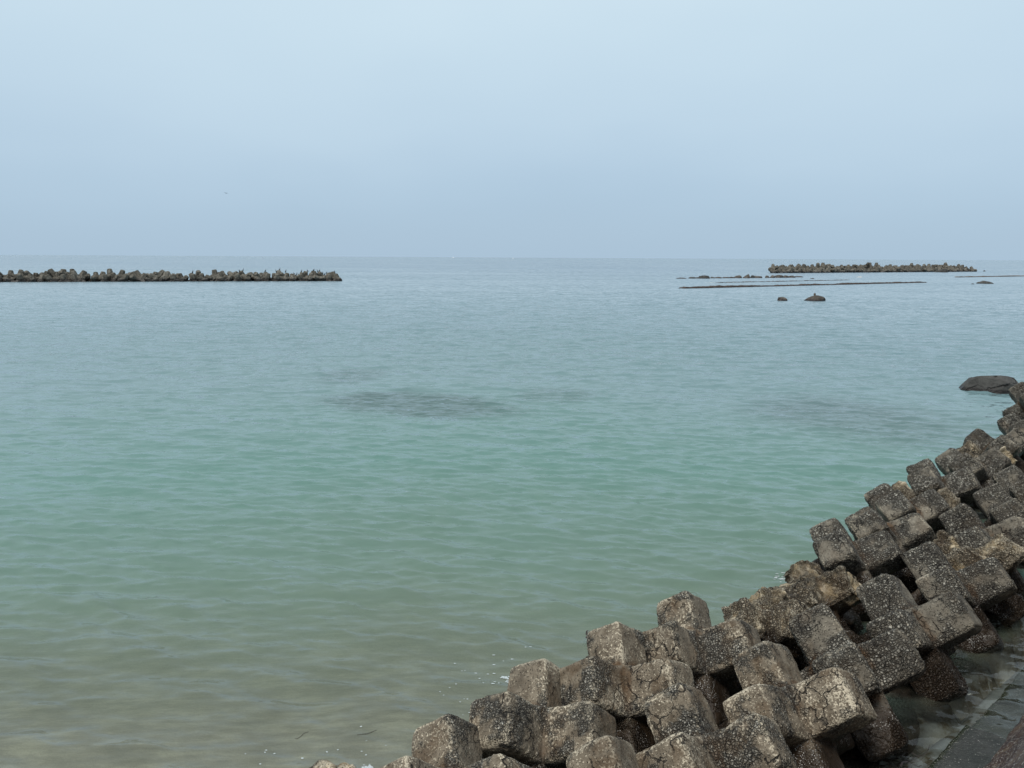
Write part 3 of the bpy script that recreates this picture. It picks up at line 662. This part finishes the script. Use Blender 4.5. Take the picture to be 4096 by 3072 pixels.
# ---------------------------------------------------------------- cormorants on the left breakwater
MAT_BIRD = plain('black_feathers', (.016, .016, .018), .55, .3, 12)
def tube(bm, pts, rad, sides=8):
    rings = []
    for i, (p, r_) in enumerate(zip(pts, rad)):
        d = (Vector(pts[min(i+1, len(pts)-1)])-Vector(pts[max(i-1, 0)])).normalized(); q = d.to_track_quat('Z', 'Y').to_matrix()
        rings.append([bm.verts.new(Vector(p) + q @ Vector((r_*math.cos(2*math.pi*k/sides), r_*math.sin(2*math.pi*k/sides), 0))) for k in range(sides)])
    for a, b in zip(rings[:-1], rings[1:]):
        for k in range(sides): bm.faces.new((a[k], a[(k+1) % sides], b[(k+1) % sides], b[k]))
    bm.faces.new(rings[0][::-1]); bm.faces.new(rings[-1])
def bird_mesh(name, crouch=0.0, wings=0.0):
    bm = bmesh.new(); k = 1-crouch
    # tail, belly, breast, neck, head and beak in one sweep
    pts = [(-.26, 0, .02), (-.18, 0, .10), (-.08, 0, .22*k+.04), (.0, 0, .34*k+.05), (.04, 0, .45*k+.06), (.05, 0, .54*k+.06), (.035, 0, .62*k+.06), (.07, 0, .68*k+.06), (.12, 0, .685*k+.06), (.20, 0, .675*k+.06)]
    tube(bm, pts, [.02, .06, .115, .125, .09, .052, .042, .052, .028, .006], 10)
    for s in (-1, 1):
        tube(bm, [(-.02, s*.06, .16), (0, s*.06, .02), (.05, s*.065, 0)], [.025, .016, .03], 6)      # legs
        tube(bm, [(.02, s*.10, .40*k+.04), (-.08, s*.125, .24*k+.04), (-.24, s*.05, .09)], [.05, .055, .012], 7)   # folded wings
    if wings:
        for s in (-1, 1): tube(bm, [(.02, s*.08, .40), (-.02, s*.30, .44), (-.10, s*.48, .30)], [.05, .06, .02], 7)
    me = bpy.data.meshes.new(name); bm.normal_update(); bm.to_mesh(me); bm.free()
    for p in me.polygons: p.use_smooth = True
    me.materials.append(MAT_BIRD); return me
BIRDM = [bird_mesh('cormorant'), bird_mesh('cormorant', .28), bird_mesh('cormorant', .45)]
bpy.context.view_layer.update()
dg = bpy.context.evaluated_depsgraph_get()
bv, bf = [], []
for o in TET_OBJS:
    mw = o.matrix_world; n0 = len(bv); bv += [mw @ v.co for v in o.data.vertices]; bf += [[i+n0 for i in p.vertices] for p in o.data.polygons]
BVH = BVHTree.FromPolygons(bv, bf)
BX = [(218, 0, 'alone far left of the flock'), (780, 2, 'crouching left of the main flock, beside an upright one'), (838, 0, 'upright, second from the left'), (1113, 1, 'hunched on a low block at the left of the flock'),
      (1165, 0, 'slim and upright, next to the hunched one'), (1232, 0, 'on the highest block, tallest against the sea'), (1288, 1, 'leaning just right of the highest perched bird'), (1362, 0, 'upright on a peak in mid flock'),
      (1460, 2, 'squat, left of a tight trio'), (1490, 0, 'upright in the middle of a tight trio'), (1512, 1, 'lowest right of the tight trio'), (1555, 1, 'leaning right, just past the trio'),
      (1637, 1, 'alone on a sloping block past the trio'), (1708, 2, 'half hidden and crouched behind a block'), (1750, 0, 'thin with neck stretched up'), (1777, 2, 'crouched right of the one with stretched neck'),
      (1822, 2, 'low, left of a close pair'), (1838, 1, 'right-hand bird of the close pair'), (1862, 1, 'with head turned right, topmost near the end'), (1957, 2, 'crouched on the sloping end blocks'), (1992, 2, 'last of all at the water end')]
sA, sBp = np.array(lbL[:2]), np.array(lbR[:2]); sd_ = (sBp-sA)/np.linalg.norm(sBp-sA); sn_ = np.array([-sd_[1], sd_[0]])
for i, (cx, mi, lab) in enumerate(BX):
    px = 700 + cx*.3255; dr = ray(px, 1085)
    best = None
    for dep in (3.4, 3.1, 2.8, 2.5, 2.2, 1.8):
        q = sA + sn_*dep; A_ = np.array([[dr[0], -sd_[0]], [dr[1], -sd_[1]]]); t, u = np.linalg.solve(A_, q)
        for du in (0, -.15, .15):
            p = np.array([dr[0]*t, dr[1]*t]) + sd_*du
            hit = BVH.ray_cast(Vector((p[0], p[1], 8)), Vector((0, 0, -1)))
            if hit[0] is not None and hit[0].z > .3:
                sc_ = hit[0].z - abs(du)*1.5
                if best is None or sc_ > best[0]: best = (sc_, hit[0])
    if best is None: continue
    o = bpy.data.objects.new('cormorant', BIRDM[mi]); col.objects.link(o)
    o.location = best[1] - Vector((0, 0, .015)); o.scale = (.9,)*3; o.rotation_euler = (0, 0, random.choice((0, 0, math.pi)) + random.uniform(-.7, .7))
    tag(o, 'black cormorant on the breakwater, ' + lab, 'bird', 'cormorants perched on the left breakwater')

# a gull in the sky
MAT_GULL = plain('grey_feathers', (.20, .23, .26), .7, .15)
bm = bmesh.new()
tube(bm, [(-.24, 0, 0), (-.15, 0, .01), (0, 0, .0), (.14, 0, .02), (.2, 0, .03), (.25, 0, .025)], [.02, .05, .075, .055, .035, .006], 8)
for s in (-1, 1):
    v = [bm.verts.new(c) for c in ((.08, s*.03, .03), (.11, s*.28, .10), (.02, s*.60, .04), (-.05, s*.58, .035), (-.02, s*.27, .09), (-.09, s*.03, .02))]
    w_ = [bm.verts.new(x.co + Vector((0, 0, .018))) for x in v]
    bm.faces.new(v if s < 0 else v[::-1]); bm.faces.new(w_ if s > 0 else w_[::-1])
    for a in range(6): bm.faces.new((v[a], v[(a+1) % 6], w_[(a+1) % 6], w_[a]))
bmesh.ops.recalc_face_normals(bm, faces=bm.faces)
o = bm_obj('seagull', bm, MAT_GULL, True); o.location = Vector((0, 0, EYE)) + Vector(ray(904, 773))*205; o.rotation_euler = (.15, .05, R(75))
tag(o, 'small grey gull gliding low in the sky above the left breakwater', 'bird')

# ---------------------------------------------------------------- two white boats on the horizon
MAT_BOAT = plain('white_paint', (.80, .81, .82), .35, .04); MAT_BOATD = plain('boat_glass', (.03, .04, .05), .2, .1); MAT_BOATH = plain('dark_waterline', (.05, .07, .10), .4, .1)
def boat(px, dist, length, label, yaw, fly):
    c = np.array([ray(px, 1031)[0], ray(px, 1031)[1]]); c = c/np.linalg.norm(c)*dist
    rt = bpy.data.objects.new('motor_boat', None); col.objects.link(rt); rt.location = (c[0], c[1], 0); rt.rotation_euler = (0, 0, math.atan2(-c[0], c[1]) + yaw)
    tag(rt, label, 'boat'); s = length
    bm = bmesh.new(); st = []
    for (x, wd_, sh, ke) in ((-.5, .12, .11, -.02), (-.2, .145, .11, -.03), (.1, .14, .125, -.03), (.32, .09, .15, -.02), (.5, .008, .18, .03)):
        st.append([bm.verts.new((x*s, y*s, z_*s)) for (y, z_) in ((-wd_, sh), (-wd_*.8, .03), (0, ke), (wd_*.8, .03), (wd_, sh))])
    for a, b in zip(st[:-1], st[1:]):
        for i in range(4): bm.faces.new((a[i], a[i+1], b[i+1], b[i]))
        bm.faces.new((a[0], b[0], b[4], a[4]))
    bm.faces.new(st[0]); bmesh.ops.recalc_face_normals(bm, faces=bm.faces)
    hull = bm_obj('hull', bm, MAT_BOAT, False, rt)
    def box(name, x0, x1, w, z0, z1, m, tp=.85):
        bm = bmesh.new(); lo = [bm.verts.new((x*s, y*s, z0*s)) for x, y in ((x0, -w), (x1, -w), (x1, w), (x0, w))]
        hi = [bm.verts.new((x*s, y*s, z1*s)) for x, y in ((x0+.01, -w*tp), (x1-.05, -w*tp), (x1-.05, w*tp), (x0+.01, w*tp))]
        for i in range(4): bm.faces.new((lo[i], lo[(i+1) % 4], hi[(i+1) % 4], hi[i]))
        bm.faces.new(lo[::-1]); bm.faces.new(hi); return bm_obj(name, bm, m, False, rt)
    box('cabin', -.18, .17, .10, .115, .24 if not fly else .22, MAT_BOAT)
    box('window_band', -.14, .125, .101, .165, .19, MAT_BOATD)
    bm = bmesh.new(); tube(bm, [(-.08*s, 0, .22*s), (-.08*s, 0, (.42 if fly else .30)*s)], [.012*s, .006*s], 6); bm_obj('mast', bm, MAT_BOAT, False, rt)
boat(1813, 4200, 24, 'white motor boat with a mast, the left one of two on the horizon', R(86), True)
boat(2052, 2950, 14.5, 'white motor boat with a low cabin, the right one of two on the horizon', R(-88), False)

# ---------------------------------------------------------------- foam, floating weed
MAT_FOAM = plain('sea_foam', (.44, .48, .48), .7, .15, 40)
fb = bmesh.new()
def fleck(px, py, size, el=1.0):
    p = at(px, py, 0.0); zz = float(waves(np.array([p[0]]), np.array([p[1]]))[0]) + .006
    n = random.randint(6, 9); a0 = random.uniform(0, 6); vs_ = []
    top = fb.verts.new((p[0], p[1], zz+size*.12))
    for i in range(n):
        r_ = size*random.uniform(.45, 1.0); a = a0 + 2*math.pi*i/n
        vs_.append(fb.verts.new((p[0]+r_*math.cos(a)*el, p[1]+r_*math.sin(a)*.8, zz)))
    for i in range(n): fb.faces.new((vs_[i], vs_[(i+1) % n], top))
S1 = .3165
for (x, y) in ((30, 1440), (340, 1365), (480, 1330), (840, 1235), (835, 1400), (780, 1355), (1085, 1290), (770, 1060), (1960, 240), (2045, 345), (2085, 335), (1970, 545), (1770, 612), (1815, 660), (2075, 715), (2115, 718), (2025, 750), (2060, 910), (2140, 880), (1890, 570)):
    fleck(1200+x*S1, 2572+y*S1, random.uniform(.008, .018))
for (x, y) in ((240, 150), (360, 215), (470, 200), (240, 265), (10, 370), (165, 375), (240, 370), (105, 525), (225, 540), (300, 515), (250, 490), (60, 440), (640, 90), (700, 80)):
    fleck(1900+x*S1, 2572+y*S1, random.uniform(.009, .022), 1.5)
for (x, y) in ((982, 3020), (1066, 3000), (1208, 3027), (1353, 2992), (1040, 3059), (1098, 3017), (1060, 3012)): fleck(x, y, random.uniform(.008, .016))
for i in range(30): fleck(2040+random.gauss(0, 8), 2716+random.gauss(0, 7), random.uniform(.008, .022), 1.4)
for i in range(18): fleck(2004+random.uniform(0, 26), 2706+random.gauss(0, 2), random.uniform(.008, .018), 1.5)
for i in range(40): fleck(1470+random.gauss(0, 10), 3066+random.gauss(0, 5), random.uniform(.006, .018), 1.4)
for i in range(26): fleck(3125+random.gauss(0, 16), 2312+random.gauss(0, 7), random.uniform(.010, .026), 1.6)
for i in range(22): fleck(2830+i*9+random.gauss(0, 5), 1132-.02*i*9+random.gauss(0, .4), random.uniform(.2, .5), 2.2)
tag(bm_obj('foam', fb, MAT_FOAM), 'white foam flecks and small patches of wash on the water', 'foam', kind='stuff')

MAT_STRAND = plain('dark_weed', (.075, .072, .058), .5, .3)
def strand(pts, label):
    bm = bmesh.new(); q = [at(*p) for p in pts]; zs = [float(waves(np.array([c[0]]), np.array([c[1]]))[0]) for c in q]
    c0 = q[0].copy(); P = [(c[0]-c0[0], c[1]-c0[1], z+.004) for c, z in zip(q, zs)]
    tube(bm, P, [.002]+[.0032]*(len(P)-2)+[.0015], 5); o = bm_obj('seaweed_strand', bm, MAT_STRAND, True); o.location = (c0[0], c0[1], 0)
    tag(o, label, 'seaweed')
strand([(1178, 2946), (1188, 2949), (1202, 2942), (1216, 2933), (1234, 2930)], 'thin dark strand of seaweed with a hooked end floating on the sandy water')
strand([(1428, 2938), (1450, 2935), (1472, 2931), (1492, 2925), (1508, 2920)], 'thin dark straight strand of seaweed floating left of the lowest left block')

# fronds of brown weed under and at the surface beside the blocks and in the channel
MAT_FROND = plain('red_brown_fronds', (.034, .018, .014), .35, .5, 20)
wb = bmesh.new()
def frond(x, y, z0, ln, ang, w):
    n = 5; prev = None
    for i in range(n+1):
        t = i/n; a = ang + .5*math.sin(3*t+x*7); px_, py_ = x+ln*t*math.cos(a), y+ln*t*math.sin(a); z_ = z0 + .03*math.sin(5*t+y*9)
        ww = w*(1-.75*t)*(.8+.4*random.random()); dx, dy = -math.sin(a)*ww, math.cos(a)*ww
        cur = (wb.verts.new((px_-dx, py_-dy, z_)), wb.verts.new((px_+dx, py_+dy, z_+.006)))
        if prev: wb.faces.new((prev[0], cur[0], cur[1], prev[1]))
        prev = cur
for (px, py, sx, sy, n, z0, z1) in ((3060, 2150, 40, 14, 50, -.3, -.06), (3085, 2220, 26, 6, 24, -.3, -.05), (3320, 2790, 90, 30, 90, -.22, -.02), (3420, 2905, 80, 35, 100, -.25, -.02), (3640, 2700, 70, 30, 80, -.2, .0), (3750, 2590, 80, 40, 90, -.2, .0), (3500, 3010, 80, 30, 70, -.22, -.02), (3930, 2480, 60, 25, 60, -.2, 0), (1922, 2885, 14, 10, 14, -.08, .02), (2345, 2560, 12, 10, 10, -.1, .03), (4010, 1650, 12, 10, 10, -.05, .05)):
    for i in range(n):
        p = at(px+random.gauss(0, sx), py+random.gauss(0, sy)); frond(p[0], p[1], random.uniform(z0, z1), random.uniform(.10, .32), R(20)+random.gauss(0, .7), random.uniform(.006, .018))
tag(bm_obj('seaweed', wb, MAT_FROND, True), 'red brown seaweed fronds swaying beside the blocks and in the channel', 'seaweed', kind='stuff')
